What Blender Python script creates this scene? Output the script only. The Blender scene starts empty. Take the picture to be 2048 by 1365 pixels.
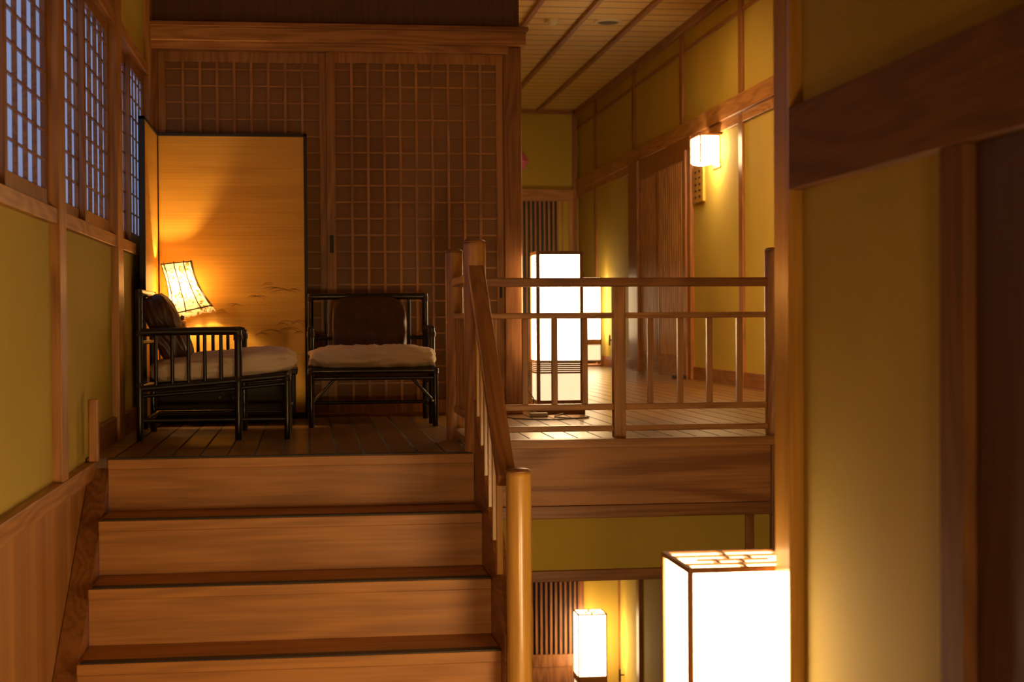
import bpy, bmesh, math, random
from mathutils import Vector, Matrix, noise
random.seed(7)
sc = bpy.context.scene
C = sc.collection
# ------------------------------------------------------------------ camera
TH, PH, RHO = 0.128724, 0.013413, 0.0065
r0 = Vector((math.cos(TH), -math.sin(TH), 0))
f0 = Vector((math.sin(TH)*math.cos(PH), math.cos(TH)*math.cos(PH), -math.sin(PH)))
u0 = r0.cross(f0)
rr = r0*math.cos(RHO) - u0*math.sin(RHO)
uu = u0*math.cos(RHO) + r0*math.sin(RHO)
cd = bpy.data.cameras.new('camera'); cam = bpy.data.objects.new('camera', cd); C.objects.link(cam)
M = Matrix((rr, uu, -f0)).transposed().to_4x4(); M.translation = Vector((0, 0, 1.425))
cam.matrix_world = M
cd.sensor_width = 36; cd.lens = 3142/2048*36; cd.clip_start = .05; cd.clip_end = 200
cd.dof.use_dof = True; cd.dof.focus_distance = 6.4; cd.dof.aperture_fstop = 4.5
sc.camera = cam
# ------------------------------------------------------------------ world (dusk sky) and view
w = bpy.data.worlds.new('dusk'); sc.world = w; w.use_nodes = True
bg = w.node_tree.nodes['Background']; bg.inputs[0].default_value = (.30, .41, .72, 1); bg.inputs[1].default_value = 1.25
sc.view_settings.view_transform = 'Standard'; sc.view_settings.look = 'None'
sc.view_settings.exposure = .14; sc.view_settings.gamma = 1
# ------------------------------------------------------------------ lights out of view, some added as fill
WARM = (1, .56, .2)
def area(name, loc, target, size, power, col=WARM):
    l = bpy.data.lights.new(name, 'AREA'); l.shape = 'DISK'; l.size = size; l.energy = power; l.color = col
    o = bpy.data.objects.new(name, l); C.objects.link(o); o.location = loc
    o.rotation_euler = (Vector(target)-Vector(loc)).to_track_quat('-Z', 'Y').to_euler(); return o
area('hall_light', (.25, -.9, .62), (.15, 5.5, .55), .4, 7).data.spread = math.radians(75)
area('hall_fill', (.3, -1.5, 3.5), (.1, 3.5, .6), .5, 1.5)  # weak warm fill added overhead, not a lamp of the hall
area('corridor_fill', (2.1, 11.0, 3.7), (2.1, 11.0, 0), .3, 12)  # added fill for the corridor, no ceiling lamp hangs here
area('corridor_fill', (2.2, 7.9, 3.3), (3.1, 10.3, 1.7), .3, 20).data.spread = math.radians(80)  # added narrow fill, brightens the lower part of the corridor wall
area('lower_corridor_light', (1.9, 9.5, .2), (2.2, 12, -2), .3, 12)
def point(name, loc, power, r=.03, col=WARM):
    l = bpy.data.lights.new(name, 'POINT'); l.energy = power; l.shadow_soft_size = r; l.color = col
    o = bpy.data.objects.new(name, l); C.objects.link(o); o.location = loc; return o

# ------------------------------------------------------------------ materials
def newmat(name):
    m = bpy.data.materials.new(name); m.use_nodes = True
    nt = m.node_tree; nt.nodes.clear(); N = nt.nodes.new; L = nt.links.new
    out = N('ShaderNodeOutputMaterial'); b = N('ShaderNodeBsdfPrincipled'); L(b.outputs[0], out.inputs[0])
    return m, nt, N, L, b, out
def wood(name, c1, c2, axis='x', rough=.42, rings=14, coat=0.0, fig=1.0, amp=.16):
    """grain along one axis of the object: contour lines of a stretched noise"""
    m, nt, N, L, b, out = newmat(name)
    tc = N('ShaderNodeTexCoord'); mp = N('ShaderNodeMapping'); L(tc.outputs['Object'], mp.inputs[0])
    s = {'x': (.55, 5, 5), 'y': (5, .55, 5), 'z': (5, 5, .55)}[axis]
    mp.inputs['Scale'].default_value = s
    n1 = N('ShaderNodeTexNoise'); n1.inputs['Scale'].default_value = fig; n1.inputs['Detail'].default_value = 2; L(mp.outputs[0], n1.inputs[0])
    mul = N('ShaderNodeMath'); mul.operation = 'MULTIPLY'; mul.inputs[1].default_value = rings*6.28; L(n1.outputs[0], mul.inputs[0])
    si = N('ShaderNodeMath'); si.operation = 'SINE'; L(mul.outputs[0], si.inputs[0])
    mp2 = N('ShaderNodeMapping'); L(tc.outputs['Object'], mp2.inputs[0]); mp2.inputs['Scale'].default_value = tuple(3 if v < 1 else 90 for v in s)
    n2 = N('ShaderNodeTexNoise'); n2.inputs['Scale'].default_value = 1; n2.inputs['Detail'].default_value = 4; L(mp2.outputs[0], n2.inputs[0])
    ma = N('ShaderNodeMath'); ma.operation = 'MULTIPLY_ADD'; ma.inputs[1].default_value = amp; L(si.outputs[0], ma.inputs[0]); L(n2.outputs[0], ma.inputs[2])
    n3 = N('ShaderNodeTexNoise'); n3.inputs['Scale'].default_value = 1.3; L(tc.outputs['Object'], n3.inputs[0])
    ad = N('ShaderNodeMath'); ad.operation = 'MULTIPLY_ADD'; ad.inputs[1].default_value = .5; L(n3.outputs[0], ad.inputs[0]); L(ma.outputs[0], ad.inputs[2])
    rp = N('ShaderNodeValToRGB'); rp.color_ramp.elements[0].position = .45; rp.color_ramp.elements[1].position = 1.0
    rp.color_ramp.elements[0].color = (*c1, 1); rp.color_ramp.elements[1].color = (*c2, 1); L(ad.outputs[0], rp.inputs[0])
    L(rp.outputs[0], b.inputs['Base Color']); b.inputs['Roughness'].default_value = rough
    b.inputs['Coat Weight'].default_value = coat; b.inputs['Coat Roughness'].default_value = .18
    bp = N('ShaderNodeBump'); bp.inputs['Strength'].default_value = .12; bp.inputs['Distance'].default_value = .002; L(n2.outputs[0], bp.inputs['Height']); L(bp.outputs[0], b.inputs['Normal'])
    return m
def plain(name, col, rough=.5, metal=0, var=.12, scale=40, bump=0, coat=0):
    m, nt, N, L, b, out = newmat(name)
    tc = N('ShaderNodeTexCoord'); n = N('ShaderNodeTexNoise'); n.inputs['Scale'].default_value = scale; n.inputs['Detail'].default_value = 4; L(tc.outputs['Object'], n.inputs[0])
    rp = N('ShaderNodeValToRGB'); rp.color_ramp.elements[0].position = .3; rp.color_ramp.elements[1].position = .7
    rp.color_ramp.elements[0].color = tuple(c*(1-var) for c in col)+(1,); rp.color_ramp.elements[1].color = tuple(min(1, c*(1+var)) for c in col)+(1,)
    L(n.outputs[0], rp.inputs[0]); L(rp.outputs[0], b.inputs['Base Color'])
    b.inputs['Roughness'].default_value = rough; b.inputs['Metallic'].default_value = metal; b.inputs['Coat Weight'].default_value = coat
    if bump:
        bp = N('ShaderNodeBump'); bp.inputs['Strength'].default_value = bump; bp.inputs['Distance'].default_value = .003; L(n.outputs[0], bp.inputs['Height']); L(bp.outputs[0], b.inputs['Normal'])
    return m
def emit(name, col, s, paper=.8):
    m, nt, N, L, b, out = newmat(name)
    tc = N('ShaderNodeTexCoord'); n = N('ShaderNodeTexNoise'); n.inputs['Scale'].default_value = 30; n.inputs['Detail'].default_value = 5; L(tc.outputs['Object'], n.inputs[0])
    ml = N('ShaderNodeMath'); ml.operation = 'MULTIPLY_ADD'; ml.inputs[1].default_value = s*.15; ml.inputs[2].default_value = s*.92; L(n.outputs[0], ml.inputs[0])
    b.inputs['Base Color'].default_value = (paper, paper*.93, paper*.8, 1); b.inputs['Roughness'].default_value = .8
    b.inputs['Emission Color'].default_value = (*col, 1); L(ml.outputs[0], b.inputs['Emission Strength']); return m
WA, WB = (.30, .125, .035), (.52, .25, .08)
MW = {a: wood('cedar_'+a, WA, WB, a) for a in 'xyz'}
MD = {a: wood('aged_wood_'+a, (.20, .075, .022), (.36, .15, .045), a, .38) for a in 'xyz'}
MR = {a: wood('riser_wood_'+a, (.35, .145, .030), (.52, .23, .052), a, .5, rings=8) for a in 'xyz'}
MF = wood('knotted_plank', (.27, .10, .03), (.50, .23, .075), 'x', .45, rings=7, fig=.8, amp=.26)
MP = {a: wood('polished_wood_'+a, (.46, .235, .04), (.66, .37, .075), a, .28, rings=6, coat=.5) for a in 'xyz'}
MQ = {a: wood('matt_dark_wood_'+a, (.15, .062, .020), (.24, .10, .032), a, .8) for a in 'xyz'}
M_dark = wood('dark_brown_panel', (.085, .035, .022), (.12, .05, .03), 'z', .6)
M_black = plain('black_lacquer', (.010, .008, .007), .5)
M_rattan = plain('dark_rattan', (.012, .007, .005), .38, var=.4, scale=60, coat=.1)
M_bind = plain('rattan_binding', (.03, .016, .01), .4, var=.5, scale=200, bump=.4)
M_linen = plain('linen_cushion', (.68, .53, .36), .9, var=.07, scale=220, bump=.25)
M_leather = plain('brown_leather', (.06, .022, .010), .42, var=.25, scale=25, bump=.2)
M_strip = plain('dark_nosing_strip', (.03, .024, .018), .5, var=.3)
M_metal = plain('dark_metal', (.06, .045, .03), .35, metal=.8)
M_white = plain('white_plastic', (.6, .55, .42), .4, var=.03)
M_cord = plain('grey_cord', (.22, .16, .10), .5)
M_hole = plain('vent_grey', (.10, .08, .06), .6)
M_ink = plain('black_ink', (.02, .015, .01), .7)
M_pink = plain('pink_paper', (.9, .22, .38), .6)
M_pineback = plain('backboard_cedar', (.29, .135, .042), .55, var=.1, scale=3)
M_grey = plain('stone_lamp_base', (.22, .06, .03), .25, var=.5, scale=60, coat=.5)
# plaster: olive-yellow sand wall
def plaster(name, col):
    m, nt, N, L, b, out = newmat(name)
    tc = N('ShaderNodeTexCoord'); n = N('ShaderNodeTexNoise'); n.inputs['Scale'].default_value = 260; n.inputs['Detail'].default_value = 3; L(tc.outputs['Object'], n.inputs[0])
    n2 = N('ShaderNodeTexNoise'); n2.inputs['Scale'].default_value = 1.4; L(tc.outputs['Object'], n2.inputs[0])
    mx = N('ShaderNodeMath'); mx.operation = 'MULTIPLY_ADD'; mx.inputs[1].default_value = .5; L(n.outputs[0], mx.inputs[0]); L(n2.outputs[0], mx.inputs[2])
    rp = N('ShaderNodeValToRGB'); rp.color_ramp.elements[0].position = .5; rp.color_ramp.elements[1].position = 1.
    rp.color_ramp.elements[0].color = tuple(c*.88 for c in col)+(1,); rp.color_ramp.elements[1].color = tuple(c*1.1 for c in col)+(1,)
    L(mx.outputs[0], rp.inputs[0]); L(rp.outputs[0], b.inputs['Base Color']); b.inputs['Roughness'].default_value = .85
    bp = N('ShaderNodeBump'); bp.inputs['Strength'].default_value = .15; bp.inputs['Distance'].default_value = .001; L(n.outputs[0], bp.inputs['Height']); L(bp.outputs[0], b.inputs['Normal'])
    return m
M_pl = plaster('olive_plaster', (.52, .39, .065))
M_gold = None
def gold():
    m, nt, N, L, b, out = newmat('gold_paper')
    tc = N('ShaderNodeTexCoord'); mp = N('ShaderNodeMapping'); mp.inputs['Scale'].default_value = (1.5, 1.5, 150); L(tc.outputs['Object'], mp.inputs[0])
    n = N('ShaderNodeTexNoise'); n.inputs['Scale'].default_value = 1; n.inputs['Detail'].default_value = 6; L(mp.outputs[0], n.inputs[0])
    mp2 = N('ShaderNodeMapping'); mp2.inputs['Scale'].default_value = (.8, .8, 14); L(tc.outputs['Object'], mp2.inputs[0])
    n2 = N('ShaderNodeTexNoise'); n2.inputs['Scale'].default_value = 1; n2.inputs['Detail'].default_value = 3; L(mp2.outputs[0], n2.inputs[0])
    a = N('ShaderNodeMath'); a.operation = 'ADD'; L(n.outputs[0], a.inputs[0]); L(n2.outputs[0], a.inputs[1])
    rp = N('ShaderNodeValToRGB'); rp.color_ramp.elements[0].position = .35; rp.color_ramp.elements[1].position = .65
    rp.color_ramp.elements[0].color = (.62, .33, .05, 1); rp.color_ramp.elements[1].color = (.82, .48, .085, 1)
    ml = N('ShaderNodeMath'); ml.operation = 'MULTIPLY'; ml.inputs[1].default_value = .5; L(a.outputs[0], ml.inputs[0]); L(ml.outputs[0], rp.inputs[0])
    L(rp.outputs[0], b.inputs['Base Color']); b.inputs['Roughness'].default_value = .5; b.inputs['Metallic'].default_value = .25
    return m
M_gold = gold()
# floor boards running away from the stairs
def boards(name):
    m, nt, N, L, b, out = newmat(name)
    tc = N('ShaderNodeTexCoord'); mp = N('ShaderNodeMapping'); mp.inputs['Rotation'].default_value = (0, 0, math.pi/2); L(tc.outputs['Object'], mp.inputs[0])
    br = N('ShaderNodeTexBrick'); L(mp.outputs[0], br.inputs[0]); br.inputs['Scale'].default_value = 1
    br.inputs['Brick Width'].default_value = 1.8; br.inputs['Row Height'].default_value = .1; br.inputs['Mortar Size'].default_value = .0042
    br.inputs['Color1'].default_value = (.22, .10, .024, 1); br.inputs['Color2'].default_value = (.34, .17, .04, 1); br.inputs['Mortar'].default_value = (.04, .015, .006, 1)
    mp2 = N('ShaderNodeMapping'); mp2.inputs['Scale'].default_value = (60, 2, 1); L(tc.outputs['Object'], mp2.inputs[0])
    n = N('ShaderNodeTexNoise'); n.inputs['Scale'].default_value = 1; n.inputs['Detail'].default_value = 4; L(mp2.outputs[0], n.inputs[0])
    mx = N('ShaderNodeMix'); mx.data_type = 'RGBA'; mx.blend_type = 'MULTIPLY'; mx.inputs[0].default_value = .5; L(br.outputs[0], mx.inputs[6]); L(n.outputs[0], mx.inputs[7])
    L(mx.outputs[2], b.inputs['Base Color']); sr_ = N('ShaderNodeMath'); sr_.operation = 'MULTIPLY_ADD'; sr_.inputs[1].default_value = .6; sr_.inputs[2].default_value = .29; L(br.outputs['Fac'], sr_.inputs[0]); L(sr_.outputs[0], b.inputs['Roughness'])
    bp = N('ShaderNodeBump'); bp.inputs['Strength'].default_value = .8; bp.inputs['Distance'].default_value = .004; bp.invert = True; L(br.outputs['Fac'], bp.inputs['Height'])
    bp2 = N('ShaderNodeBump'); bp2.inputs['Strength'].default_value = .12; bp2.inputs['Distance'].default_value = .002; L(n.outputs[0], bp2.inputs['Height']); L(bp.outputs[0], bp2.inputs['Normal']); L(bp2.outputs[0], b.inputs['Normal'])
    return m
M_floor = boards('floor_boards')
def dado():
    m, nt, N, L, b, out = newmat('dado_boards')
    tc = N('ShaderNodeTexCoord'); sp = N('ShaderNodeSeparateXYZ'); L(tc.outputs['Object'], sp.inputs[0])
    d = N('ShaderNodeMath'); d.operation = 'DIVIDE'; d.inputs[1].default_value = .085; L(sp.outputs[1], d.inputs[0])
    fl = N('ShaderNodeMath'); fl.operation = 'FLOOR'; L(d.outputs[0], fl.inputs[0])
    wn = N('ShaderNodeTexWhiteNoise'); wn.noise_dimensions = '1D'; L(fl.outputs[0], wn.inputs[1])
    mp2 = N('ShaderNodeMapping'); mp2.inputs['Scale'].default_value = (40, 40, 1.5); L(tc.outputs['Object'], mp2.inputs[0])
    n = N('ShaderNodeTexNoise'); n.inputs['Scale'].default_value = 1; n.inputs['Detail'].default_value = 4; L(mp2.outputs[0], n.inputs[0])
    a = N('ShaderNodeMath'); a.operation = 'MULTIPLY_ADD'; a.inputs[1].default_value = .5; L(n.outputs[0], a.inputs[0]); 
    w2 = N('ShaderNodeMath'); w2.operation = 'MULTIPLY'; w2.inputs[1].default_value = .5; L(wn.outputs[0], w2.inputs[0]); L(w2.outputs[0], a.inputs[2])
    rp = N('ShaderNodeValToRGB'); rp.color_ramp.elements[0].position = .15; rp.color_ramp.elements[1].position = .8
    rp.color_ramp.elements[0].color = (.33, .14, .04, 1); rp.color_ramp.elements[1].color = (.55, .27, .09, 1); L(a.outputs[0], rp.inputs[0])
    L(rp.outputs[0], b.inputs['Base Color']); b.inputs['Roughness'].default_value = .5
    return m
M_dado = dado()
# ceiling boards laid across
def ceilmat():
    m, nt, N, L, b, out = newmat('ceiling_boards')
    tc = N('ShaderNodeTexCoord'); sp = N('ShaderNodeSeparateXYZ'); L(tc.outputs['Object'], sp.inputs[0])
    d = N('ShaderNodeMath'); d.operation = 'DIVIDE'; d.inputs[1].default_value = .24; L(sp.outputs[1], d.inputs[0])
    fr = N('ShaderNodeMath'); fr.operation = 'FRACT'; L(d.outputs[0], fr.inputs[0])
    lt = N('ShaderNodeMath'); lt.operation = 'LESS_THAN'; lt.inputs[1].default_value = .1; L(fr.outputs[0], lt.inputs[0])
    mp2 = N('ShaderNodeMapping'); mp2.inputs['Scale'].default_value = (2, 30, 1); L(tc.outputs['Object'], mp2.inputs[0])
    n = N('ShaderNodeTexNoise'); n.inputs['Scale'].default_value = 1; n.inputs['Detail'].default_value = 4; L(mp2.outputs[0], n.inputs[0])
    rp = N('ShaderNodeValToRGB'); rp.color_ramp.elements[0].position = .3; rp.color_ramp.elements[1].position = .7
    rp.color_ramp.elements[0].color = (.66, .46, .15, 1); rp.color_ramp.elements[1].color = (.80, .58, .20, 1); L(n.outputs[0], rp.inputs[0])
    mx = N('ShaderNodeMix'); mx.data_type = 'RGBA'; mx.inputs[7].default_value = (.2, .09, .03, 1); L(lt.outputs[0], mx.inputs[0]); L(rp.outputs[0], mx.inputs[6])
    L(mx.outputs[2], b.inputs['Base Color']); b.inputs['Roughness'].default_value = .45
    return m
M_ceil = ceilmat()
def shoji_pane():
    m, nt, N, L, b, out = newmat('frosted_pane'); nt.nodes.remove(b)
    tr = N('ShaderNodeBsdfTranslucent'); tr.inputs[0].default_value = (.72, .74, .76, 1)
    gl = N('ShaderNodeBsdfGlossy'); gl.inputs['Roughness'].default_value = .25; gl.inputs[0].default_value = (.5, .5, .5, 1)
    df = N('ShaderNodeBsdfDiffuse'); df.inputs[0].default_value = (.12, .11, .10, 1)
    m1 = N('ShaderNodeMixShader'); m1.inputs[0].default_value = .12; L(tr.outputs[0], m1.inputs[1]); L(gl.outputs[0], m1.inputs[2])
    m2 = N('ShaderNodeAddShader'); L(m1.outputs[0], m2.inputs[0]); L(df.outputs[0], m2.inputs[1]); L(m2.outputs[0], out.inputs[0])
    return m
M_pane = shoji_pane()
M_paper = emit('lit_paper', (1, .66, .33), 18)
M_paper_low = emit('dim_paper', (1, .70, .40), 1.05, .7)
M_paper_wall = emit('lit_paper_wall', (1, .66, .33), 32)
M_paper_small = emit('lit_paper_soft', (1, .68, .36), 9)
M_paper_top = emit('lit_paper_top', (1, .62, .27), 9)
def shade():
    m, nt, N, L, b, out = newmat('fibre_shade')
    tc = N('ShaderNodeTexCoord'); n = N('ShaderNodeTexNoise'); n.inputs['Scale'].default_value = 38; n.inputs['Detail'].default_value = 8; n.inputs['Distortion'].default_value = 1.2; L(tc.outputs['Object'], n.inputs[0])
    rp = N('ShaderNodeValToRGB'); rp.color_ramp.elements[0].position = .36; rp.color_ramp.elements[1].position = .52
    rp.color_ramp.elements[0].color = (.10, .05, .015, 1); rp.color_ramp.elements[1].color = (.46, .36, .22, 1); L(n.outputs[0], rp.inputs[0])
    nt.nodes.remove(b); tr = N('ShaderNodeBsdfTranslucent'); L(rp.outputs[0], tr.inputs[0])
    df = N('ShaderNodeBsdfDiffuse'); L(rp.outputs[0], df.inputs[0]); mx = N('ShaderNodeMixShader'); mx.inputs[0].default_value = .35
    L(tr.outputs[0], mx.inputs[1]); L(df.outputs[0], mx.inputs[2]); L(mx.outputs[0], out.inputs[0]); return m
M_shade = shade()
M_bulb = emit('bulb_glass', (1, .7, .35), 30)

# ------------------------------------------------------------------ mesh helpers
class MB:
    def __init__(s): s.bm = bmesh.new()
    def box(s, x0, x1, y0, y1, z0, z1):
        x0, x1 = sorted((x0, x1)); y0, y1 = sorted((y0, y1)); z0, z1 = sorted((z0, z1))
        v = [s.bm.verts.new(p) for p in ((x0,y0,z0),(x1,y0,z0),(x1,y1,z0),(x0,y1,z0),(x0,y0,z1),(x1,y0,z1),(x1,y1,z1),(x0,y1,z1))]
        for f in ((3,2,1,0),(4,5,6,7),(0,1,5,4),(1,2,6,5),(2,3,7,6),(3,0,4,7)): s.bm.faces.new([v[i] for i in f])
        return s
    def prism(s, pts, axis, a, b):
        """polygon pts extruded along axis from a to b; axis x: pts are (y,z); y: (x,z); z: (x,y)"""
        mk = {'x': lambda p, t: (t, p[0], p[1]), 'y': lambda p, t: (p[0], t, p[1]), 'z': lambda p, t: (p[0], p[1], t)}[axis]
        A = [s.bm.verts.new(mk(p, a)) for p in pts]; B = [s.bm.verts.new(mk(p, b)) for p in pts]
        n = len(pts); s.bm.faces.new(A); s.bm.faces.new(B[::-1])
        for i in range(n): s.bm.faces.new((A[i], B[i], B[(i+1) % n], A[(i+1) % n]))
        bmesh.ops.recalc_face_normals(s.bm, faces=s.bm.faces); return s
    def tube(s, pts, r, n=12, cap=True):
        pts = [Vector(p) for p in pts]; rings = []; N = len(pts)
        rs = r if isinstance(r, (list, tuple)) else [r]*N
        up = None
        for i, p in enumerate(pts):
            t = (pts[min(i+1, N-1)]-pts[max(i-1, 0)]).normalized()
            if up is None: up = Vector((0, 0, 1)) if abs(t.z) < .9 else Vector((1, 0, 0))
            a = t.cross(up).normalized(); b2 = a.cross(t).normalized(); up = b2
            rings.append([s.bm.verts.new(p+(a*math.cos(k*2*math.pi/n)+b2*math.sin(k*2*math.pi/n))*rs[i]) for k in range(n)])
        for A, B in zip(rings, rings[1:]):
            for k in range(n): s.bm.faces.new((A[k], A[(k+1) % n], B[(k+1) % n], B[k]))
        if cap: s.bm.faces.new(rings[0][::-1]); s.bm.faces.new(rings[-1])
        bmesh.ops.recalc_face_normals(s.bm, faces=s.bm.faces); return s
    def lathe(s, prof, cx, cy, n=32):
        rings = [[s.bm.verts.new((cx+r*math.cos(k*2*math.pi/n), cy+r*math.sin(k*2*math.pi/n), z)) for k in range(n)] for r, z in prof]
        for A, B in zip(rings, rings[1:]):
            for k in range(n): s.bm.faces.new((A[k], A[(k+1) % n], B[(k+1) % n], B[k]))
        s.bm.faces.new(rings[0][::-1]); s.bm.faces.new(rings[-1]); bmesh.ops.recalc_face_normals(s.bm, faces=s.bm.faces); return s
    def build(s, name, mat, parent=None, bevel=0, smooth=False, loc=None):
        me = bpy.data.meshes.new(name); s.bm.to_mesh(me); s.bm.free(); me.materials.append(mat)
        o = bpy.data.objects.new(name, me); C.objects.link(o)
        if parent: o.parent = parent
        if loc: o.location = loc
        if bevel:
            md = o.modifiers.new('bevel', 'BEVEL'); md.width = bevel; md.segments = 2; md.limit_method = 'ANGLE'
        if smooth:
            for p in me.polygons: p.use_smooth = True
            try: me.set_sharp_from_angle(angle=math.radians(40))
            except Exception: pass
        return o
def tag(o, label, cat, group=None):
    o['label'] = label; o['category'] = cat
    if group: o['group'] = group
    return o
def empty(name, loc, label, cat, group=None, rz=0):
    o = bpy.data.objects.new(name, None); C.objects.link(o); o.location = loc; o.rotation_euler = (0, 0, rz); o.empty_display_size = .1
    return tag(o, label, cat, group)
def S(o, label=None):
    o['kind'] = 'structure'
    if label: o['label'] = label
    return o
def box(*a): return MB().box(*a)
def sbox(name, mat, *a, bevel=.003, label=None, parent=None):
    o = box(*a).build(name, mat, parent, bevel); return S(o, label) if not parent else o
TRIM = [0]
def trim(mat, *a, label, bevel=.003):
    TRIM[0] += 1; return sbox('trim_%d' % TRIM[0], mat, *a, bevel=bevel, label=label)

LZ = .935; CZ = 3.84                                    # landing floor, ceiling
# ------------------------------------------------------------------ floors, ceiling
f1 = MB(); f1.prism([(-.9, 5.80), (.645, 5.80), (.645, 6.40), (3.2, 6.40), (3.2, 18.0), (-.9, 18.0)], 'z', LZ-.1, LZ)
S(f1.build('floor', M_floor), 'dark polished board floor of the landing and upper corridor')
f2 = MB(); f2.prism([(-.9, -4), (2.05, -4), (2.05, 3.9), (.604, 3.9), (.604, 6.4), (-.9, 6.4)], 'z', -.06, -.0005)
S(f2.build('floor', M_floor), 'board floor at the foot of the stairs')
sbox('floor', M_floor, .5, 3.2, 6.2, 15.2, -2.12, -2.045, bevel=0, label='lower corridor floor')
sbox('ceiling', M_ceil, -.9, 3.3, -4.1, 18.1, CZ, CZ+.05, bevel=0, label='board ceiling with dark battens')
for x in (1.32, 1.755, 2.19, 2.63):
    trim(MD['y'], x-.02, x+.02, 8.2, 17.9, CZ-.03, CZ, label='dark batten running along the corridor ceiling')
# ------------------------------------------------------------------ left wall
XL = -.80
wl = MB()
wl.box(XL-.1, XL, -4, 8.25, .9, 1.75).box(XL-.1, XL, -4, 8.25, 2.70, CZ).box(XL-.1, XL, -4, 3.75, 1.75, 2.70)
S(wl.build('wall_left', M_pl), 'olive plaster wall with shoji windows')
sbox('wall_left', M_dado, XL-.1, XL+.012, -4, 6.0, -.06, .90, bevel=0, label='vertical board dado beside the stairs')
trim(MW['y'], XL-.01, XL+.035, -4, 5.97, .862, .922, label='wooden dado cap rail beside the stairs')
trim(MW['y'], XL-.1, XL+.022, -4, 8.1, 1.735, 1.785, label='window sill rail along the left wall')
trim(MW['y'], XL-.1, XL+.022, -4, 8.1, 2.65, 2.705, label='lintel rail over the left windows')
for y0, y1, z0 in ((3.55, 3.68, .92), (5.07, 5.20, .92), (6.60, 6.78, LZ), (7.98, 8.12, LZ)):
    trim(MW['z'], XL-.1, XL+.03, y0, y1, z0, CZ, label='square wooden post in the left wall')
S(box(XL-.01, XL+.018, 5.97, 6.6, LZ, LZ+.10).box(XL-.01, XL+.018, 6.78, 7.98, LZ, LZ+.10).build('baseboard_left', MD['y'], None, .002))
WN = [0]
def sash(y0, y1, x, z0=1.785, z1=2.65, dp=.016):
    WN[0] += 1
    f = MB(); t = .021; st = .042
    f.box(x-t, x, y0, y0+st, z0, z1).box(x-t, x, y1-st, y1, z0, z1).box(x-t, x, y0+st, y1-st, z0, z0+.055).box(x-t, x, y0+st, y1-st, z1-.05, z1)
    o = S(f.build('window_%d' % WN[0], MD['z'], None, .002), 'sliding shoji window sash with a fine lattice')
    l = MB(); n = 4; zz = z0+.055; k = 0
    for i in range(1, n):
        y = y0+st+(y1-y0-2*st)*i/n; l.box(x-.002-dp*.9, x-.002, y-.0045, y+.0045, z0+.055, z1-.05)
    while zz < z1-.08:
        zz += .09; l.box(x-.003-dp*.5, x-.003, y0+st, y1-st, zz-.0035, zz+.0035)
    l.build('lattice', MD['y'], o)
    box(x-.005-dp*.9, x-.003-dp*.9, y0+st-.003, y1-st+.003, z0+.052, z1-.047).build('pane', M_pane, o)
for a, b in ((3.68, 5.07), (5.20, 6.60), (6.78, 7.98)):
    m = (a+b)/2
    dp = .009 if a > 6 else .016
    sash(a+.002, m+.025, XL-.024, dp=dp); sash(m-.025, b-.002, XL-.002, dp=dp)
# ------------------------------------------------------------------ staircase
XS0, XS1 = -.715, .600
st = empty('staircase', (0, 0, 0), 'wide wooden staircase of plain plank steps leading up to the landing', 'staircase')
for k in range(5):
    ye = 5.74-.266*k; z = LZ-.187*k
    MB().box(XS0, XS1, ye+.012, ye+.032, z-.187+.0005, z-.036).build('riser', MR['x'], st, .001)
    tr = MB()
    if k: tr.box(XS0, XS1, ye-.004, ye+.266+.030, z-.036, z)
    else: tr.box(XS0, XS1, ye-.004, ye+.06, z-.036, z)
    t = tr.build('tread', MR['x'], st, .003)
    box(XS0+.01, XS1-.004, ye-.003, ye+.045, z, z+.005).build('nosing_strip', M_strip, st, .0015)
slope = .187/.266
def zn(y): return LZ+slope*(y-5.74)
yt, yb = 5.80, 4.42
def sz(y): return 1.105+.8*(y-5.70)
MB().prism([(yb, zn(yb)-.02), (yb, -.0), (4.75, 0), (6.1, LZ-.1), (6.1, LZ-.002), (5.85, LZ-.002)] , 'x', XL+.014, XS0-.001).build('stringer', MD['y'], st, .002)
MB().prism([(4.868, 0), (4.868, sz(4.868)), (5.735, sz(5.735)), (5.735, LZ-.35), (4.9, 0)], 'x', XS1, XS1+.042).build('stringer', MD['y'], st, .002)
# wall closing the side of the stairs and the stair well
sbox('wall_side', M_pl, .601, .640, 5.80, 6.32, -2.05, LZ-.11, bevel=0)
tri = MB(); tri.prism([(3.9, -2.05), (3.9, -.07), (4.86, -.07), (5.735, .55), (5.735, -2.05)], 'x', .605, .638)
S(tri.build('wall_side', MD['y']))
sbox('wall_side', M_pl, 1.97, 2.05, 3.3, 6.33, -2.05, CZ, bevel=0)
sbox('wall_lower', M_pl, .64, 1.97, 3.9, 3.96, -2.05, -.06, bevel=0)
# down flight inside the stair well
ds = empty('lower_staircase', (0, 0, 0), 'wooden stairs going down beside the large floor lantern', 'staircase')
for k in range(10):
    y = 3.97+.25*k; z = -.19*(k+1)
    box(.65, 1.965, y, y+.25, z-.04, z).build('tread', MR['x'], ds, .003)
    if k < 10: box(.65, 1.965, y+.0, y+.02, z, z+.15).build('riser', MR['x'], ds)
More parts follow.
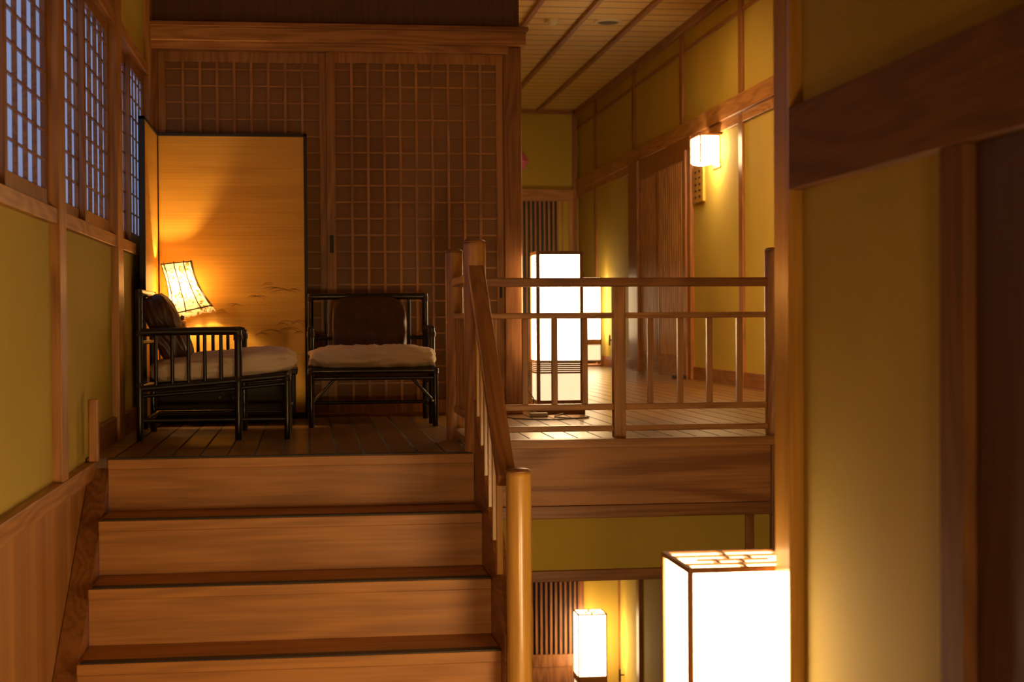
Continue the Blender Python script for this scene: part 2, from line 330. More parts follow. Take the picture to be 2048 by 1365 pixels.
# ------------------------------------------------------------------ landing fascia and beams over the stair well
trim(MW['x'], .645, 1.97, 6.31, 6.40, .900, LZ, label='edge beam under the railing')
trim(MF, .64, 1.905, 6.335, 6.375, .664, .900, bevel=.001, label='wide knotted plank of the landing edge')
trim(MD['x'], .64, 1.97, 6.325, 6.385, .611, .663, label='thin beam under the knotted plank')
sbox('wall_lower', M_pl, .60, 2.0, 6.35, 6.38, .395, .615, bevel=0, label='plaster strip under the landing edge')
trim(MD['x'], .60, 2.0, 6.33, 6.42, .352, .398, label='lintel over the lower corridor')
trim(MD['z'], 1.795, 1.830, 6.335, 6.36, .398, .611, label='short post in the plaster strip')
trim(MD['z'], 1.900, 1.960, 6.31, 6.42, .352, .90, label='corner post below the railing')
sbox('ceiling_lower', M_pl, .6, 3.2, 6.42, 15.2, .40, .46, bevel=0)
# ------------------------------------------------------------------ alcove back wall
BY = 8.10
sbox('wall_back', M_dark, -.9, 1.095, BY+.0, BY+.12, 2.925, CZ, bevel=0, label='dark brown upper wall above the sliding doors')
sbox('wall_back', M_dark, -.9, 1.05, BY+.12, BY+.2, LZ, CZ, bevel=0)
trim(MD['x'], -.78, 1.13, BY-.105, BY+.05, 2.905, 2.928, label='thin cap moulding over the header beam')
trim(MW['x'], -.78, 1.12, BY-.085, BY+.08, 2.838, 2.905, label='header beam across the alcove')
trim(MW['x'], -.78, 1.035, BY-.045, BY+.09, 2.800, 2.838, label='upper groove rail of the sliding doors')
trim(MD['z'], 1.010, 1.103, BY-.02, BY+.075, LZ, 2.838, bevel=.006, label='square pillar at the corner of the corridor')
trim(MD['z'], -.80, -.745, BY-.02, BY+.08, LZ, 2.838, label='corner post of the alcove')
trim(MD['x'], -.745, 1.01, BY-.03, BY+.06, LZ, LZ+.02, label='sill track of the sliding doors')
DN = [0]
def koshi(x0, x1, y, sl, sr):
    DN[0] += 1; z0, z1 = LZ+.02, 2.80
    f = MB().box(x0, x0+sl, y, y+.03, z0, z1).box(x1-sr, x1, y, y+.03, z0, z1).box(x0+sl, x1-sr, y, y+.03, z1-.055, z1).box(x0+sl, x1-sr, y, y+.03, z0, z0+.06)
    o = S(f.build('door_%d' % DN[0], MW['z'], None, .002), 'sliding door faced with a square wooden lattice')
    box(x0+sl-.004, x1-sr+.004, y+.018, y+.026, z0+.05, z1-.05).build('backboard', M_pineback, o)
    l = MB(); n = round((x1-sr-x0-sl)/.0835)
    for i in range(1, n):
        x = x0+sl+(x1-sr-x0-sl)*i/n; l.box(x-.0065, x+.0065, y-.003, y+.0185, z0+.055, z1-.05)
    l.build('vertical_bars', MW['z'], o)
    h = MB(); zz = z1-.055-.035
    while zz > z0+.09:
        h.box(x0+sl, x1-sr, y+.002, y+.0182, zz-.0045, zz+.0045); zz -= .0845
    h.build('cross_bars', MW['x'], o)
    return o
d1 = koshi(-.745, .108, BY+.028, .037, .045)
d2 = koshi(.098, 1.01, BY-.006, .047, .038)
box(.112, .131, BY-.010, BY-.004, 1.775, 1.865).build('finger_pull', M_black, d2, .002)
box(.985, .998, BY-.010, BY-.004, 1.54, 1.60).build('finger_pull', M_black, d2, .002)
# ------------------------------------------------------------------ folding screen
fs = empty('folding_screen', (-.735, 7.98, LZ), 'gold paper folding screen with thin black frame standing in the alcove corner', 'folding screen')
ox, oy, oz = -.735, 7.98, LZ
def lb(x0, x1, y0, y1, z0, z1): return (x0-ox, x1-ox, y0-oy, y1-oy, z0-oz, z1-oz)
p1 = box(*lb(-.733, -.018, 7.985, 8.003, LZ+.03, 2.352)).build('front_panel', M_gold, fs)
f = MB()
for a in ((-.735, -.002, 7.975, 8.01, 2.352, 2.368), (-.735, -.002, 7.975, 8.01, LZ, LZ+.03), (-.018, -.002, 7.975, 8.01, LZ, 2.368)): f.box(*lb(*a))
f.build('frame', M_black, fs, .002)
p2 = box(*lb(-.757, -.739, 7.35, 7.975, LZ+.03, 2.352)).build('side_panel', M_gold, fs)
f = MB()
for a in ((-.763, -.735, 7.33, 7.975, 2.352, 2.368), (-.763, -.735, 7.33, 7.975, LZ, LZ+.03), (-.763, -.735, 7.33, 7.352, LZ, 2.368)): f.box(*lb(*a))
f.build('frame', M_black, fs, .002)
g = MB(); rg = random.Random(3)
def arc(x, z, wd, h, asym=0):
    pts = []
    for i in range(9):
        t = i/8; pts.append((x-ox+(t-.5)*wd, 7.9835-oy, z-oz+h*(1-(2*t-1)**2)-asym*t*h))
    g.tube(pts, [.0004+.0008*math.sin(math.pi*i/8) for i in range(9)], 4)
for (x, z, wd, h) in ((-.19, 1.615, .06, .006), (-.17, 1.585, .1, .014), (-.13, 1.575, .13, .016), (-.08, 1.57, .09, .012), (-.25, 1.545, .08, .014), (-.27, 1.54, .05, .009),
                      (-.36, 1.505, .06, .012), (-.42, 1.47, .08, .013), (-.12, 1.40, .1, .018), (-.06, 1.41, .09, .016), (-.19, 1.37, .11, .018), (-.24, 1.36, .07, .012), (-.09, 1.38, .12, .02), (-.04, 1.365, .05, .012)):
    for j in range(2): arc(x+rg.uniform(-.012, .012), z+rg.uniform(-.008, .008), wd*rg.uniform(.7, 1.1), h*rg.uniform(.7, 1.2), rg.uniform(-.4, .6))
gp = g.build('painted_grass', plain('grass_ink', (.24, .12, .03), .6), fs)
# ------------------------------------------------------------------ rattan armchairs (front is -Y, origin on the floor at the centre of the seat width, back post)
def pillow(a, b, c, e=.35, seed=0, amp=.004, taper=0, nu=56, nv=28, crease=0):
    bm = bmesh.new()
    bmesh.ops.create_cube(bm, size=2); bmesh.ops.subdivide_edges(bm, edges=bm.edges, cuts=24, use_grid_fill=True)
    for v in bm.verts:
        d = v.co.copy(); P = 5 if e < 1 else e
        k = (abs(d.x)**P+abs(d.y)**P+abs(d.z)**P)**(1/P)
        d = d/k
        x, y, z = d
        pz = 1-.16*(abs(x)**4)-.16*(abs(y)**4)
        q = Vector((x*a*(1-.05*abs(z)**2), y*b*(1-.05*abs(z)**2), z*c*pz))
        q.x *= 1-taper*min(1, max(0, (y+.40)*5))
        n1 = noise.noise(Vector((x*3+seed, y*3, z*2)))*amp*1.6
        n2 = noise.noise(Vector((x*14+seed, y*4, z*3+7)))*amp*crease
        n3 = noise.noise(Vector((x*5, y*12+seed, z*3+7)))*amp*.4*crease
        v.co = q+d.normalized()*(n1+n2+n3)
    s = MB(); s.bm.free(); s.bm = bm; return s
def make_chair(loc, rz, label, seed):
    ch = empty('rattan_armchair', loc, label, 'armchair', 'rattan armchairs in the alcove', rz)
    W = .285; R = .0135
    def T(name, pts, r=R, mat=M_rattan, n=12): return MB().tube(pts, r, n).build(name, mat, ch, smooth=True)
    for s in (-1, 1):
        x = s*W
        T('leg', [(x, 0, 0), (x, 0, .30), (x, .0, .625)], .0145)                 # rear post
        T('leg', [(x, -.60, 0), (x, -.60, .15), (x, -.60, .263)], .0135)           # seat front leg
        T('leg', [(x, -.40, 0), (x, -.40, .25), (x, -.40, .455)], .0155)            # arm post
        T('armrest', [(x, .0, .447), (x, -.10, .451), (x, -.28, .452), (x, -.385, .452), (x, -.402, .447)], .0165)
        T('seat_rail', [(x, 0, .215), (x, -.3, .238), (x, -.60, .265)], .013)
        T('seat_rail', [(x, 0, .185), (x, -.3, .205), (x, -.60, .233)], .008)
        for j in range(5):
            y = -.066-.066*j; T('arm_slat', [(x, y, .212-.075*y), (x, y, .45)], .0078)
        T('stretcher', [(x, 0, .085), (x, -.60, .085)], .009)
        for (yy, zz, rr) in ((-.40, .425, .0195), (-.40, .25, .018), (-.60, .255, .0165), (0, .445, .0175), (0, .60, .0175), (0, .23, .0175)):
            MB().tube([(x, yy, zz-.012+q*.002) for q in range(13)], [rr*(1 if q % 3 else .93) for q in range(13)], 14).build('binding', M_bind, ch, smooth=True)
    T('seat_rail', [(-W, -.60, .260), (W, -.60, .260)], .0145); T('seat_rail', [(-W, -.60, .226), (W, -.60, .226)], .009); T('seat_rail', [(-W, 0, .215), (W, 0, .215)], .013)
    T('stretcher', [(-W, -.02, .085), (W, -.02, .085)], .009)
    box(-W+.01, W-.01, -.585, -.01, .225, .235).build('seat_deck', M_rattan, ch)
    for o in ch.children:
        if o.name.startswith('seat_deck'):
            for v in o.data.vertices: v.co.z += -.05*(v.co.y)*1.6-.024
    T('back_rail', [(-W, 0, .612), (W, 0, .612)], .0155); T('back_rail', [(-W, 0, .405), (W, 0, .405)], .009)
    for x in (-.205, .205): T('back_spindle', [(x, 0, .22), (x, 0, .61)], .008)
    for s in (-1, 1): T('brace', [(s*.17, -.59, .232), (s*.278, -.59, .115)], .007)
    b = MB().tube([(W-.012, -.617, .12), (W-.012, -.611, .12)], .005).build('screw', M_white, ch)
    sc_ = pillow(.299, .305, .062, seed=seed, amp=.006, crease=1.6, taper=.10).build('seat_cushion', M_linen, ch, smooth=True, loc=(0, -.330, .303))
    sc_.rotation_euler = (math.radians(-4.8), 0, 0)
    bc = pillow(.182, .060, .160, e=8, seed=seed+4, amp=.005, crease=.4).build('back_cushion', M_leather, ch, smooth=True, loc=(0, -.092, .455))
    bc.rotation_euler = (math.radians(-24), 0, 0)
    return ch
c1 = make_chair((.295, 7.86, LZ), math.radians(0), 'dark rattan armchair facing the stairs with a pale seat cushion, before the lattice doors', 1)
c2 = make_chair((-.69, 6.885, LZ), math.radians(90), 'dark rattan armchair with a leaning leather back cushion, its back against the windowed wall', 5)
# ------------------------------------------------------------------ lamp table and lamp
tb = empty('low_chest', (-.39, 7.77, LZ), 'low black chest in the corner beneath the lit table lamp, behind the armchair', 'chest')
box(-.335, .335, -.17, .17, .235, .262).build('top', M_black, tb, .004)
box(-.325, .325, -.155, .16, .03, .235).build('body', M_black, tb, .003)
for x in (-.16, .16):
    dd = box(x-.155, x+.155, -.163, -.155, .04, .225).build('door', M_black, tb, .002)
    MB().lathe([(.006, 0), (.012, .006), (.008, .012)], 0, 0, 16).build('knob', M_metal, dd, smooth=True, loc=(x*.2, -.163, .13)).rotation_euler = (math.pi/2, 0, 0)
for sx in (-1, 1):
    for sy in (-1, 1): box(sx*.29-.014, sx*.29+.014, sy*.13-.014, sy*.13+.014, 0, .03).build('leg', M_black, tb, .002)
tl = empty('table_lamp', (-.618, 7.83, LZ+.262), 'small lit table lamp with a tilted twig-ribbed paper shade', 'lamp')
MB().lathe([(.055, 0), (.058, .006), (.05, .014), (.028, .02)], 0, 0).build('lamp_base', M_grey, tl, smooth=True)
MB().tube([(0, 0, .018), (0, 0, .19)], .017, 20).build('stem', M_grey, tl, smooth=True)
box(-.024, .024, -.024, .024, .19, .235).build('wood_block', MW['x'], tl, .003)
MB().lathe([(.010, .235), (.016, .245), (.017, .265), (.013, .285)], 0, 0, 20).build('socket', M_metal, tl, smooth=True)
MB().lathe([(.010, .283), (.02, .30), (.027, .325), (.024, .35), (.01, .366), (.002, .37)], 0, 0, 20).build('bulb', M_bulb, tl, smooth=True)
# shade: two tilted rims (axis leans), paper wall with ragged lower edge
Tc = Vector((-.020, 0, .515)); Bc = Vector((.045, 0, .285)); tt, tb_ = math.radians(6), math.radians(13)
def rim(c, r, tilt, a, ex=1.0):
    v = Vector((r*ex*math.cos(a), r*math.sin(a), 0)); v.rotate(Matrix.Rotation(-tilt*-1*-1, 3, 'Y')); v = Vector((v.x, v.y, v.z)); return c+v
def shp(t, a):
    sq = 1/(abs(math.cos(a))**3.2+abs(math.sin(a))**3.2)**(1/3.2)
    r = (.070*(1-t)+.104*t-.016*math.sin(math.pi*t))*sq
    c = Tc.lerp(Bc, t); tilt = -(tt*(1-t)+tb_*t)
    v = Vector((r*math.cos(a), r*math.sin(a), 0)); v.rotate(Matrix.Rotation(tilt, 3, 'Y')); return c+v
s = MB(); rows = []; NA = 72
for i in range(15):
    t = i/12; rows.append([])
    for k in range(NA):
        a = 2*math.pi*k/NA; tt_ = t
        if i > 12: tt_ = 1+(i-12)*.055*(1+.9*noise.noise(Vector((k*.35, i, 0))))
        p = shp(tt_, a)
        p += Vector((math.cos(a), math.sin(a), 0))*(.0035*noise.noise(Vector((k*.3, i*.8, 2)))+(.006*noise.noise(Vector((k*.6, 5, 2))) if i > 12 else 0))
        rows[-1].append(s.bm.verts.new(p))
for A, B in zip(rows, rows[1:]):
    for k in range(NA): s.bm.faces.new((A[k], A[(k+1) % NA], B[(k+1) % NA], B[k]))
sh = s.build('shade', M_shade, tl, smooth=True)
M_twig = plain('twig_bark', (.05, .022, .01), .7, var=.4)
tw = MB()
for t in (0, 1):
    pts = []
    for k in range(33):
        a = 2*math.pi*k/32; q = shp(t, a)+Vector((math.cos(a), math.sin(a), 0))*.003; q.z += .003*noise.noise(Vector((k*.7, t*9, 1))); pts.append(q)
    MB().tube(pts, .0032, 6, cap=False).build('twig_rim', M_twig, sh, smooth=True)
for k in range(10):
    a = 2*math.pi*(k+.3)/10; pts = []
    for i in range(9):
        t = -.05+1.08*i/8; q = shp(max(t, 0), a+.05*noise.noise(Vector((k*3.1, i*.7, 0))))
        if t < 0: q.z += .008
        pts.append(q+Vector((math.cos(a), math.sin(a), 0))*.003)
    MB().tube(pts, [.0024+.0008*(i % 3 == 1) for i in range(9)], 6).build('twig_rib', M_twig, sh, smooth=True)
point('table_lamp_bulb', (-.618, 7.83, LZ+.262+.40), 16.0, .018, (1, .60, .22))
# ------------------------------------------------------------------ railings
def post(e, x, y, r, z0, z1, mat=None, label=None):
    """round newel as a part of railing e (world coordinates)"""
    o = e.location; h = z1-z0; x -= o.x; y -= o.y; z0 -= o.z
    sh = MB().lathe([(r, 0), (r, h-.012), (r*.96, h-.004), (r*.86, h)], 0, 0, 40).build('newel_post', mat or MW['z'], e, smooth=True, loc=(x, y, z0))
    MB().lathe([(r*1.03, 0), (r*1.03, .004), (r*.8, .010), (r*.3, .013)], 0, 0, 40).build('cap', MD['x'], sh, smooth=True, loc=(0, 0, h))
    if label: sh['label'] = label
    return sh
hr = empty('stair_railing', (.61, 5.70, 0), 'sloping plank handrail with round newel posts and slim balusters beside the plank staircase', 'railing')
def hz(y): return 1.598+(y-5.70)*(.655/.82)
y0, y1 = 4.87, 5.74
ang = math.atan(.655/.82); LN = (y1-y0)/math.cos(ang)
h_ = box(.583-.61, .642-.61, -LN, 0, -.045, 0).build('handrail', MD['y'], hr, .007, loc=(0, y1-5.70, hz(y1)))
h_.rotation_euler = (ang, 0, 0)
for k in range(6):
    y = 5.665-k*.1195; x = .611-.61
    box(x-.010, x+.010, y-.011-5.70, y+.011-5.70, sz(y)-.002, hz(y)-.04).build('baluster', MP['z'], hr, .002)
post(hr, .643, 4.83, .0395, 0, .952, MP['z'])
post(hr, .61, 5.775, .041, LZ, 1.712)
gr = empty('landing_railing', (.61, 6.40, LZ), 'horizontal landing railing above the stair well, with two long rails and slim balusters', 'railing')
def G(name, mat, x0, x1, y0, y1, z0, z1, b=.003): return box(x0-.61, x1-.61, y0-6.40, y1-6.40, z0-LZ, z1-LZ).build(name, mat, gr, b)
G('top_rail', MD['x'], .62, 1.945, 6.382, 6.428, 1.560, 1.597, .006)
for xa, xb in ((.62, 1.250), (1.300, 1.905)):
    G('middle_rail', MW['x'], xa, xb, 6.389, 6.421, 1.429, 1.453); G('lower_rail', MW['x'], xa, xb, 6.389, 6.421, 1.050, 1.076); G('bottom_rail', MW['x'], xa, xb, 6.386, 6.424, .962, .986)
G('middle_post', MW['z'], 1.250, 1.300, 6.380, 6.430, LZ, 1.560)
for x in (.757, .882, 1.005, 1.131, 1.408, 1.535, 1.660, 1.788): G('baluster', MW['z'], x-.012, x+.012, 6.393, 6.417, 1.076, 1.429, .0025)
post(gr, .592, 6.405, .036, LZ, 1.705)
post(gr, 1.935, 6.405, .036, LZ, 1.710)
def G2(name, mat, x0, x1, y0, y1, z0, z1, b=.003): return box(x0-.61, x1-.61, y0-6.40, y1-6.40, z0-LZ, z1-LZ).build(name, mat, gr, b)
G2('top_rail', MW['y'], .578, .624, 5.81, 6.375, 1.560, 1.597, .006); G2('middle_rail', MW['y'], .585, .617, 5.81, 6.375, 1.429, 1.453)
G2('lower_rail', MW['y'], .585, .617, 5.81, 6.375, 1.050, 1.076); G2('bottom_rail', MW['y'], .582, .620, 5.81, 6.375, .962, .986)
for y in (5.93, 6.05, 6.17, 6.28): G2('baluster', MW['z'], .589, .613, y-.012, y+.012, 1.076, 1.429, .0025)
o = box(-.770, -.737, 5.655, 5.70, LZ+.001, 1.155).build('end_block', MW['z'], None, .004); TRIM[0] += 1; o.name = 'trim_%d' % TRIM[0]; S(o, 'short upright wooden stub at the top left of the stairs')
# ------------------------------------------------------------------ lanterns
def lantern(loc, label, W, D, H, band, paper, low=.31, t=.012, rz=0, fmat=None):
    """square floor lantern: frame, paper sides, patterned top, band and lower paper"""
    e = empty('floor_lantern', loc, label, 'lantern', 'paper floor lanterns', rz); fm = fmat or MD
    a, b = W/2, D/2; zb = .055
    f = MB()
    for sx in (-1, 1):
        for sy in (-1, 1): f.box(sx*a-(t if sx > 0 else 0)-0, sx*a+(t if sx < 0 else 0), sy*b-(t if sy > 0 else 0), sy*b+(t if sy < 0 else 0), .02, H)
    for z in (H-t, zb):
        for sy in (-1, 1): f.box(-a+t, a-t, sy*b-(t if sy > 0 else 0), sy*b+(t if sy < 0 else 0), z, z+t)
        for sx in (-1, 1): f.box(sx*a-(t if sx > 0 else 0), sx*a+(t if sx < 0 else 0), -b+t, b-t, z, z+t)
    z1, z2 = low-.06, low
    if band == 'louvre':
        for z in (z1-.004, z2-.004):
            f.box(-a+t, a-t, -b, -b+t, z, z+.009).box(-a+t, a-t, b-t, b, z, z+.009).box(-a, -a+t, -b+t, b-t, z, z+.009).box(a-t, a, -b+t, b-t, z, z+.009)
    f.build('frame', fm['z'], e, .0012)
    if band == 'louvre':
        sl = MB()
        for i in range(1, 6):
            z = z1+(z2-z1)*i/6-.001; sl.box(-a+t, a-t, -b+.001, -b+.007, z, z+.0062).box(-a+t, a-t, b-.007, b-.001, z, z+.005).box(-a+.001, -a+.007, -b+t, b-t, z, z+.005).box(a-.007, a-.001, -b+t, b-t, z, z+.005)
        sl.build('louvre', fm['x'], e)
    else:
        bb = MB().box(-a+t, a-t, -b+.001, -b+.009, z1, z2).box(-a+t, a-t, b-.009, b-.001, z1, z2).box(-a+.001, -a+.009, -b+t, b-t, z1, z2).box(a-.009, a-.001, -b+t, b-t, z1, z2)
        bb.build('wood_band', MW['x'], e)
    def sides(za, zc, name, m):
        i = .007; o = MB().box(-a+i, a-i, -b+i, -b+i+.001, za, zc).box(-a+i, a-i, b-i-.001, b-i, za, zc).box(-a+i, -a+i+.001, -b+i, b-i, za, zc).box(a-i-.001, a-i, -b+i, b-i, za, zc)
        o.build(name, m, e)
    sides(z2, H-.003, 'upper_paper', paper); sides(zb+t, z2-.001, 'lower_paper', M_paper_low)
    box(-a+t-.006, a-t+.006, -b+t-.006, b-t+.006, H-.007, H-.006).build('top_paper', M_paper_top, e)
    p = MB(); h0, h1 = H-.006, H-.0005; s = .0045
    for (x, ya, yb) in ((0, -1, -.45), (0, .45, 1), (-.33, -.45, 0), (.33, 0, .45), (-.05, .0, .45), (.1, -.45, 0)): p.box(x*a-s, x*a+s, ya*b*.95, yb*b*.95, h0, h1)
    for (y, xa, xb) in ((-.45, -.95, .95), (.45, -.95, .95), (0, -.62, .62)): p.box(xa*a, xb*a, y*b-s, y*b+s, h0, h1)
    p.build('top_lattice', fm['x'], e)
    box(-a-.006, a+.006, -b-.006, b+.006, 0, .022).build('base', fm['x'], e, .002)
    return e
lantern((1.288, 8.13, LZ), 'tall lit paper lantern on the upper landing floor beside the square pillar', .245, .24, .845, 'louvre', M_paper, .275, .018)
lantern((2.895, 16.2, LZ), 'distant lit paper lantern at the far end of the upper corridor', .25, .25, .93, 'wood', M_paper_small, .285)
lantern((.955, 3.485, 0), 'large lit paper lantern with patterned top, against the corner post below the landing', .27, .26, .878, 'louvre', M_paper, .275)
lantern((2.495, 13.93, -2.045), 'small lit paper lantern on the lower corridor floor, seen under the landing', .265, .26, .835, 'wood', M_paper_small, .275)
# ------------------------------------------------------------------ cords by the landing lantern
def cable(name, pts, r, mat, label):
    cu = []
    P = [Vector(p) for p in pts]
    for i in range(len(P)-1):
        a, b_, c_, d = P[max(i-1, 0)], P[i], P[i+1], P[min(i+2, len(P)-1)]
        for j in range(6):
            t = j/6; cu.append(.5*((2*b_)+(c_-a)*t+(2*a-5*b_+4*c_-d)*t*t+(3*b_-a-3*c_+d)*t**3))
    cu.append(P[-1]); return tag(MB().tube(cu, r, 6).build(name, mat, None, smooth=True), label, 'cord')
z = LZ+.004
cable('extension_cord', [(1.30, 8.0, z+.002), (1.22, 7.78, z), (1.31, 7.62, z), (1.38, 7.72, z), (1.2, 7.55, z), (1.05, 7.62, z), (.98, 7.8, z), (1.0, 8.02, z)], .0035, M_cord, 'pale power cord lying on the floor before the landing lantern')
cable('black_cord', [(1.139, 8.16, LZ+.24), (1.142, 8.12, LZ+.17), (1.128, 8.06, LZ+.12), (1.147, 8.0, LZ+.08), (1.13, 7.97, LZ+.03), (1.15, 7.94, z+.002), (1.2, 7.86, z+.006)], .0028, M_ink, 'thin black cord hanging down the side of the landing lantern')
tag(box(1.10, 1.19, 7.80, 7.84, LZ, LZ+.022).build('power_adapter', M_white, None, .004), 'small white plug block on the floor before the landing lantern', 'adapter')
# ------------------------------------------------------------------ upper corridor
XC = 3.10; FY = 17.9
sbox('wall_right', M_pl, XC, XC+.1, 6.3, 18, LZ, CZ, bevel=0, label='yellow plaster wall of the corridor')
sbox('wall_left', M_pl, 1.0, 1.05, BY+.1, 18, LZ, CZ, bevel=0)
sbox('wall_far', M_pl, 1.0, XC, FY, FY+.1, LZ, CZ, bevel=0, label='plaster end wall of the corridor')
sbox('wall_near', M_pl, 2.05, XC+.1, 6.2, 6.3, LZ, CZ, bevel=0)
trim(MD['y'], XC-.05, XC, 6.3, FY, CZ-.06, CZ, label='dark cornice of the corridor')
trim(MD['y'], XC-.012, XC, 6.3, FY, 3.62, 3.655, label='thin rail under the corridor cornice')
trim(MW['y'], XC-.035, XC, 6.3, FY, 2.905, 3.035, label='broad rail along the corridor wall')
trim(MW['y'], XC-.018, XC, 6.3, FY, 2.83, 2.905, label='thin rail below the broad rail')
for y in (16.75, 14.72, 12.78, 10.98, 9.1, 7.2):
    trim(MD['z'], XC-.02, XC, y-.05, y+.05, LZ, CZ, label='wall post of the corridor')
b = MB().box(XC-.016, XC, 6.3, 12.45, LZ, LZ+.105).box(XC-.016, XC, 14.85, FY, LZ, LZ+.105)
S(b.build('baseboard_right', MD['y'], None, .002))
trim(MD['x'], 1.0, XC, FY-.05, FY, CZ-.05, CZ, label='cornice at the corridor end')
trim(MD['z'], XC-.07, XC-.02, FY-.05, FY, LZ, CZ, label='corner post at the corridor end')
trim(MW['x'], 1.0, XC-.07, FY-.05, FY, 2.79, 2.925, label='lintel of the far lattice door')
d = S(MB().box(2.98, 3.03, FY-.045, FY, LZ, 2.79).box(2.42, 2.98, FY-.03, FY-.0, LZ, LZ+.5).box(2.0, 2.42, FY-.03, FY, LZ, LZ+.5).build('door_3', MW['z'], None, .002), 'far door with upright wooden bars')
dl = MB()
for i in range(14): dl.box(2.22+i*.052, 2.241+i*.052, FY-.03, FY-.008, LZ+.5, 2.79)
dl.build('bars', MW['z'], d); box(2.0, 2.86, FY-.007, FY-.002, LZ+.5, 2.79).build('backing', M_black, d); 
db = MB(); box(2.86, 2.98, FY-.02, FY-.004, LZ+.5, 2.79).build('slatted_panel', M_pl, d)
# slatted sliding doors of the guest room
fr = S(MB().box(XC-.05, XC, 14.42, 14.82, LZ, 2.905).box(XC-.035, XC, 12.42, 12.52, LZ, 2.905).box(XC-.03, XC, 12.52, 14.42, 2.80, 2.905).build('door_4', MD['z'], None, .003), 'wooden frame with slatted sliding doors in the corridor wall')
box(XC-.008, XC-.002, 12.52, 14.42, LZ, 2.80).build('door_backing', M_dark, fr)
for (a, b_, xo) in ((13.48, 14.42, -.012), (12.52, 13.55, -.034)):
    lf = MB().box(XC+xo-.018, XC+xo, a, a+.05, LZ, 2.80).box(XC+xo-.018, XC+xo, b_-.05, b_, LZ, 2.80).box(XC+xo-.018, XC+xo, a+.05, b_-.05, 2.72, 2.80).build('door_leaf', MD['z'], fr, .002)
    q = MB(); n = int((b_-a-.1)/.072)
    for i in range(n): y = a+.05+(b_-a-.1)*(i+.5)/n; q.box(XC+xo-.015, XC+xo-.006, y-.017, y+.017, LZ+.19, 2.72)
    q.build('slats', MW['z'], lf); box(XC+xo-.006, XC+xo-.001, a+.05, b_-.05, LZ+.19, 2.72).build('backboard', M_black, lf)
    box(XC+xo-.014, XC+xo-.001, a+.05, b_-.05, LZ, LZ+.19).build('kick_panel', MW['y'], lf)
tag(box(XC-.16, XC-.052, 12.50, 12.56, LZ, LZ+.03).build('door_stop', M_black, None, .004), 'small dark block on the floor at the foot of the slatted door', 'door stop')
# wall lamp
wlamp = empty('wall_lamp', (XC, 11.69, 2.70), 'lit paper wall lamp with wooden grid, high on the corridor wall by the slatted door', 'lamp')
x0 = -.170
MB().box(-.012, -.001, -.12, .12, -.13, .155).build('back_plate', MW['z'], wlamp, .002)
pr = [(x0, -.085)]+[(x0+(.15)*t, -.085-.014*math.sin(math.pi*t)) for t in (.2, .4, .6, .8)]+[(-.02, -.085), (-.02, .105), (x0, .105)]
MB().prism(pr, 'y', -.145, .145).build('paper_box', M_paper_wall, wlamp, loc=(0, 0, 0))
box(x0-.008, -.001, -.155, .155, .109, .118).build('top_board', MW['y'], wlamp, .002)
q = MB()
for yy in (-.147, -.075, 0, .075, .14): q.box(x0-.004, x0+.001, yy, yy+.008, -.085, .107)
for zz in (-.090, -.035, .03, .103): q.box(x0-.004, x0+.001, -.147, .147, zz, zz+.007)
q.build('grid', MW['y'], wlamp)
q = MB().box(x0-.004, x0+.006, -.152, -.144, -.104, .108).box(x0, -.02, -.152, -.144, .103, .109).box(-.026, -.018, -.152, -.144, -.104, .108)
q.build('frame', MW['y'], wlamp)
pq = empty('room_plaque', (XC-.001, 12.2, 2.30), 'small wooden plaque with dark brushed characters on the wall below the lamp', 'sign')
box(-.02, 0, -.15, .17, .05, .34).build('board', MP['z'], pq, .003)
ik = MB()
for yy in (-.05, .08):
    for zz in (.09, .14, .19, .24, .29):
        ik.tube([(-.021, yy-.03, zz), (-.022, yy-.01, zz+.008), (-.022, yy+.012, zz+.002), (-.021, yy+.028, zz+.012)], [.002, .005, .006, .002], 6)
        if (zz*100) % 2 > .9: ik.tube([(-.021, yy, zz-.012), (-.022, yy+.008, zz), (-.021, yy+.004, zz+.014)], [.002, .005, .002], 6)
ik.build('characters', M_ink, pq)
sd = empty('smoke_detector', (1.965, 12.53, CZ), 'small round smoke detector on the board ceiling of the corridor', 'smoke detector')
MB().lathe([(.058, -.028), (.062, -.02), (.062, 0)], 0, 0).build('housing', M_white, sd, smooth=True)
MB().lathe([(.022, -.045), (.03, -.04), (.034, -.028)], 0, 0).build('sensor', M_white, sd, smooth=True)
vt = empty('ceiling_vent', (2.425, 12.55, CZ), 'round flush vent in the board ceiling near the smoke detector', 'vent')
MB().lathe([(.085, -.012), (.112, -.008), (.118, 0)], 0, 0, 40).build('ring', M_white, vt, smooth=True)
MB().lathe([(.075, -.014), (.083, -.013)], 0, 0, 40).build('grille', M_hole, vt)
po = MB(); bmesh.ops.create_icosphere(po.bm, subdivisions=3, radius=.095)
for v in po.bm.verts: v.co *= 1+.10*math.sin(5*math.atan2(v.co.x, v.co.z))
po = tag(po.build('paper_ornament', M_pink, None, smooth=True, loc=(2.405, FY-.10, 3.235)), 'pink paper ball ornament on the end wall, half hidden by the square pillar', 'ornament')
def bracket(x, y, z, label):
    e = empty('wall_bracket', (x, y, z), label, 'bracket')
    MB().tube([(0, .0, 0), (-.035, -.01, 0)], .007, 10).build('arm', M_metal, e, smooth=True)
    MB().tube([(-.04, -.01, -.055), (-.04, -.01, .055)], .010, 12).build('grip', M_metal, e, smooth=True); return e
bracket(XC-.001, 15.85, 1.21, 'small metal bracket on the upper corridor wall beside the distant lantern')
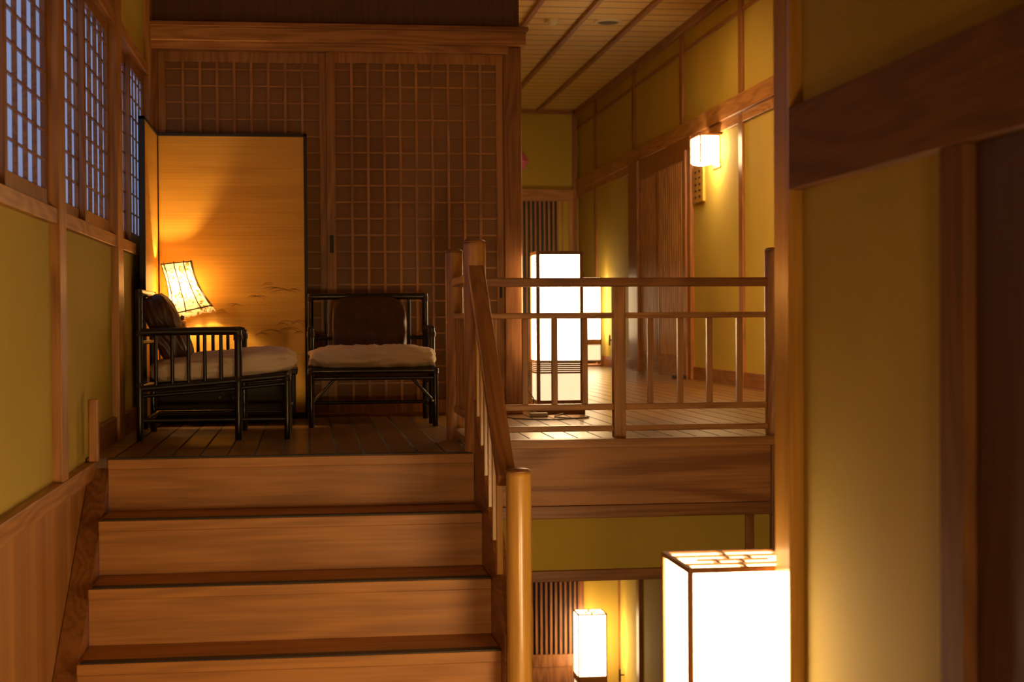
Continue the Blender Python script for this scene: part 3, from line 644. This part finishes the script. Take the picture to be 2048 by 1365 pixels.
# ------------------------------------------------------------------ lower corridor
XLc = 2.81; LY = 14.2; LF = -2.045
sbox('wall_lower', M_pl, .6, XLc+.1, LY, LY+.1, LF, .4, bevel=0, label='end wall of the lower corridor')
sbox('wall_lower_right', M_pl, XLc, XLc+.1, 6.4, LY, LF, .4, bevel=0, label='right wall of the lower corridor')
sbox('wall_lower_left', M_pl, .55, .6, 6.4, 15, LF, .4, bevel=0)
trim(MD['z'], XLc-.012, XLc+.01, LY-.09, LY-.04, LF, .4, label='corner post of the lower corridor')
trim(MD['z'], XLc-.03, XLc, 13.15, 13.26, LF, .4, label='dark wall post in the lower corridor')
trim(MD['z'], XLc-.03, XLc, 12.0, 12.08, LF, .4, label='second wall post in the lower corridor')
d = S(MB().box(2.425, 2.482, LY-.05, LY, LF, .4).box(1.2, 2.425, LY-.04, LY, -1.75, -1.64).box(1.2, 2.425, LY-.03, LY, LF, -1.75).build('door_5', MD['z'], None, .002), 'lower corridor door with upright bars')
dl = MB()
for i in range(28): dl.box(1.19+i*.0445, 1.19+i*.0445+.02, LY-.03, LY-.008, -1.64, .4)
dl.build('bars', MD['z'], d); box(1.2, 2.425, LY-.006, LY-.002, -1.64, .4).build('backing', M_black, d)
bracket(XLc-.001, 13.95, -1.80, 'small metal bracket by the lower corridor lantern')
# ------------------------------------------------------------------ right foreground wall
sbox('wall_right', M_pl, 1.03, 1.13, -4, 3.19, -.06, CZ, bevel=0, label='plaster wall close on the right')
sbox('wall_right', M_pl, 1.13, 2.05, 3.10, 3.19, -.06, CZ, bevel=0)
trim(MP['z'], 1.000, 1.12, 3.195, 3.305, -.0, CZ, bevel=.006, label='corner post of the right wall, lit by the large lantern')
trim(MQ['y'], 1.000, 1.04, -4, 3.195, 1.694, 1.866, label='broad rail along the right wall')
trim(MQ['z'], 1.000, 1.05, 2.31, 2.405, -.0, 1.694, label='door post in the right wall')
S(box(1.02, 1.04, -.5, 2.31, 0, 1.694).build('door_6', M_dark, None, .002), 'dark door panel at the right edge')
# room shell behind the viewer
sbox('wall_front', M_pl, -.9, 1.13, -4.1, -4, -.06, CZ, bevel=0)
sbox('wall_outer', M_pl, 1.13, 2.05, 3.19, 3.3, CZ-.3, CZ, bevel=0)
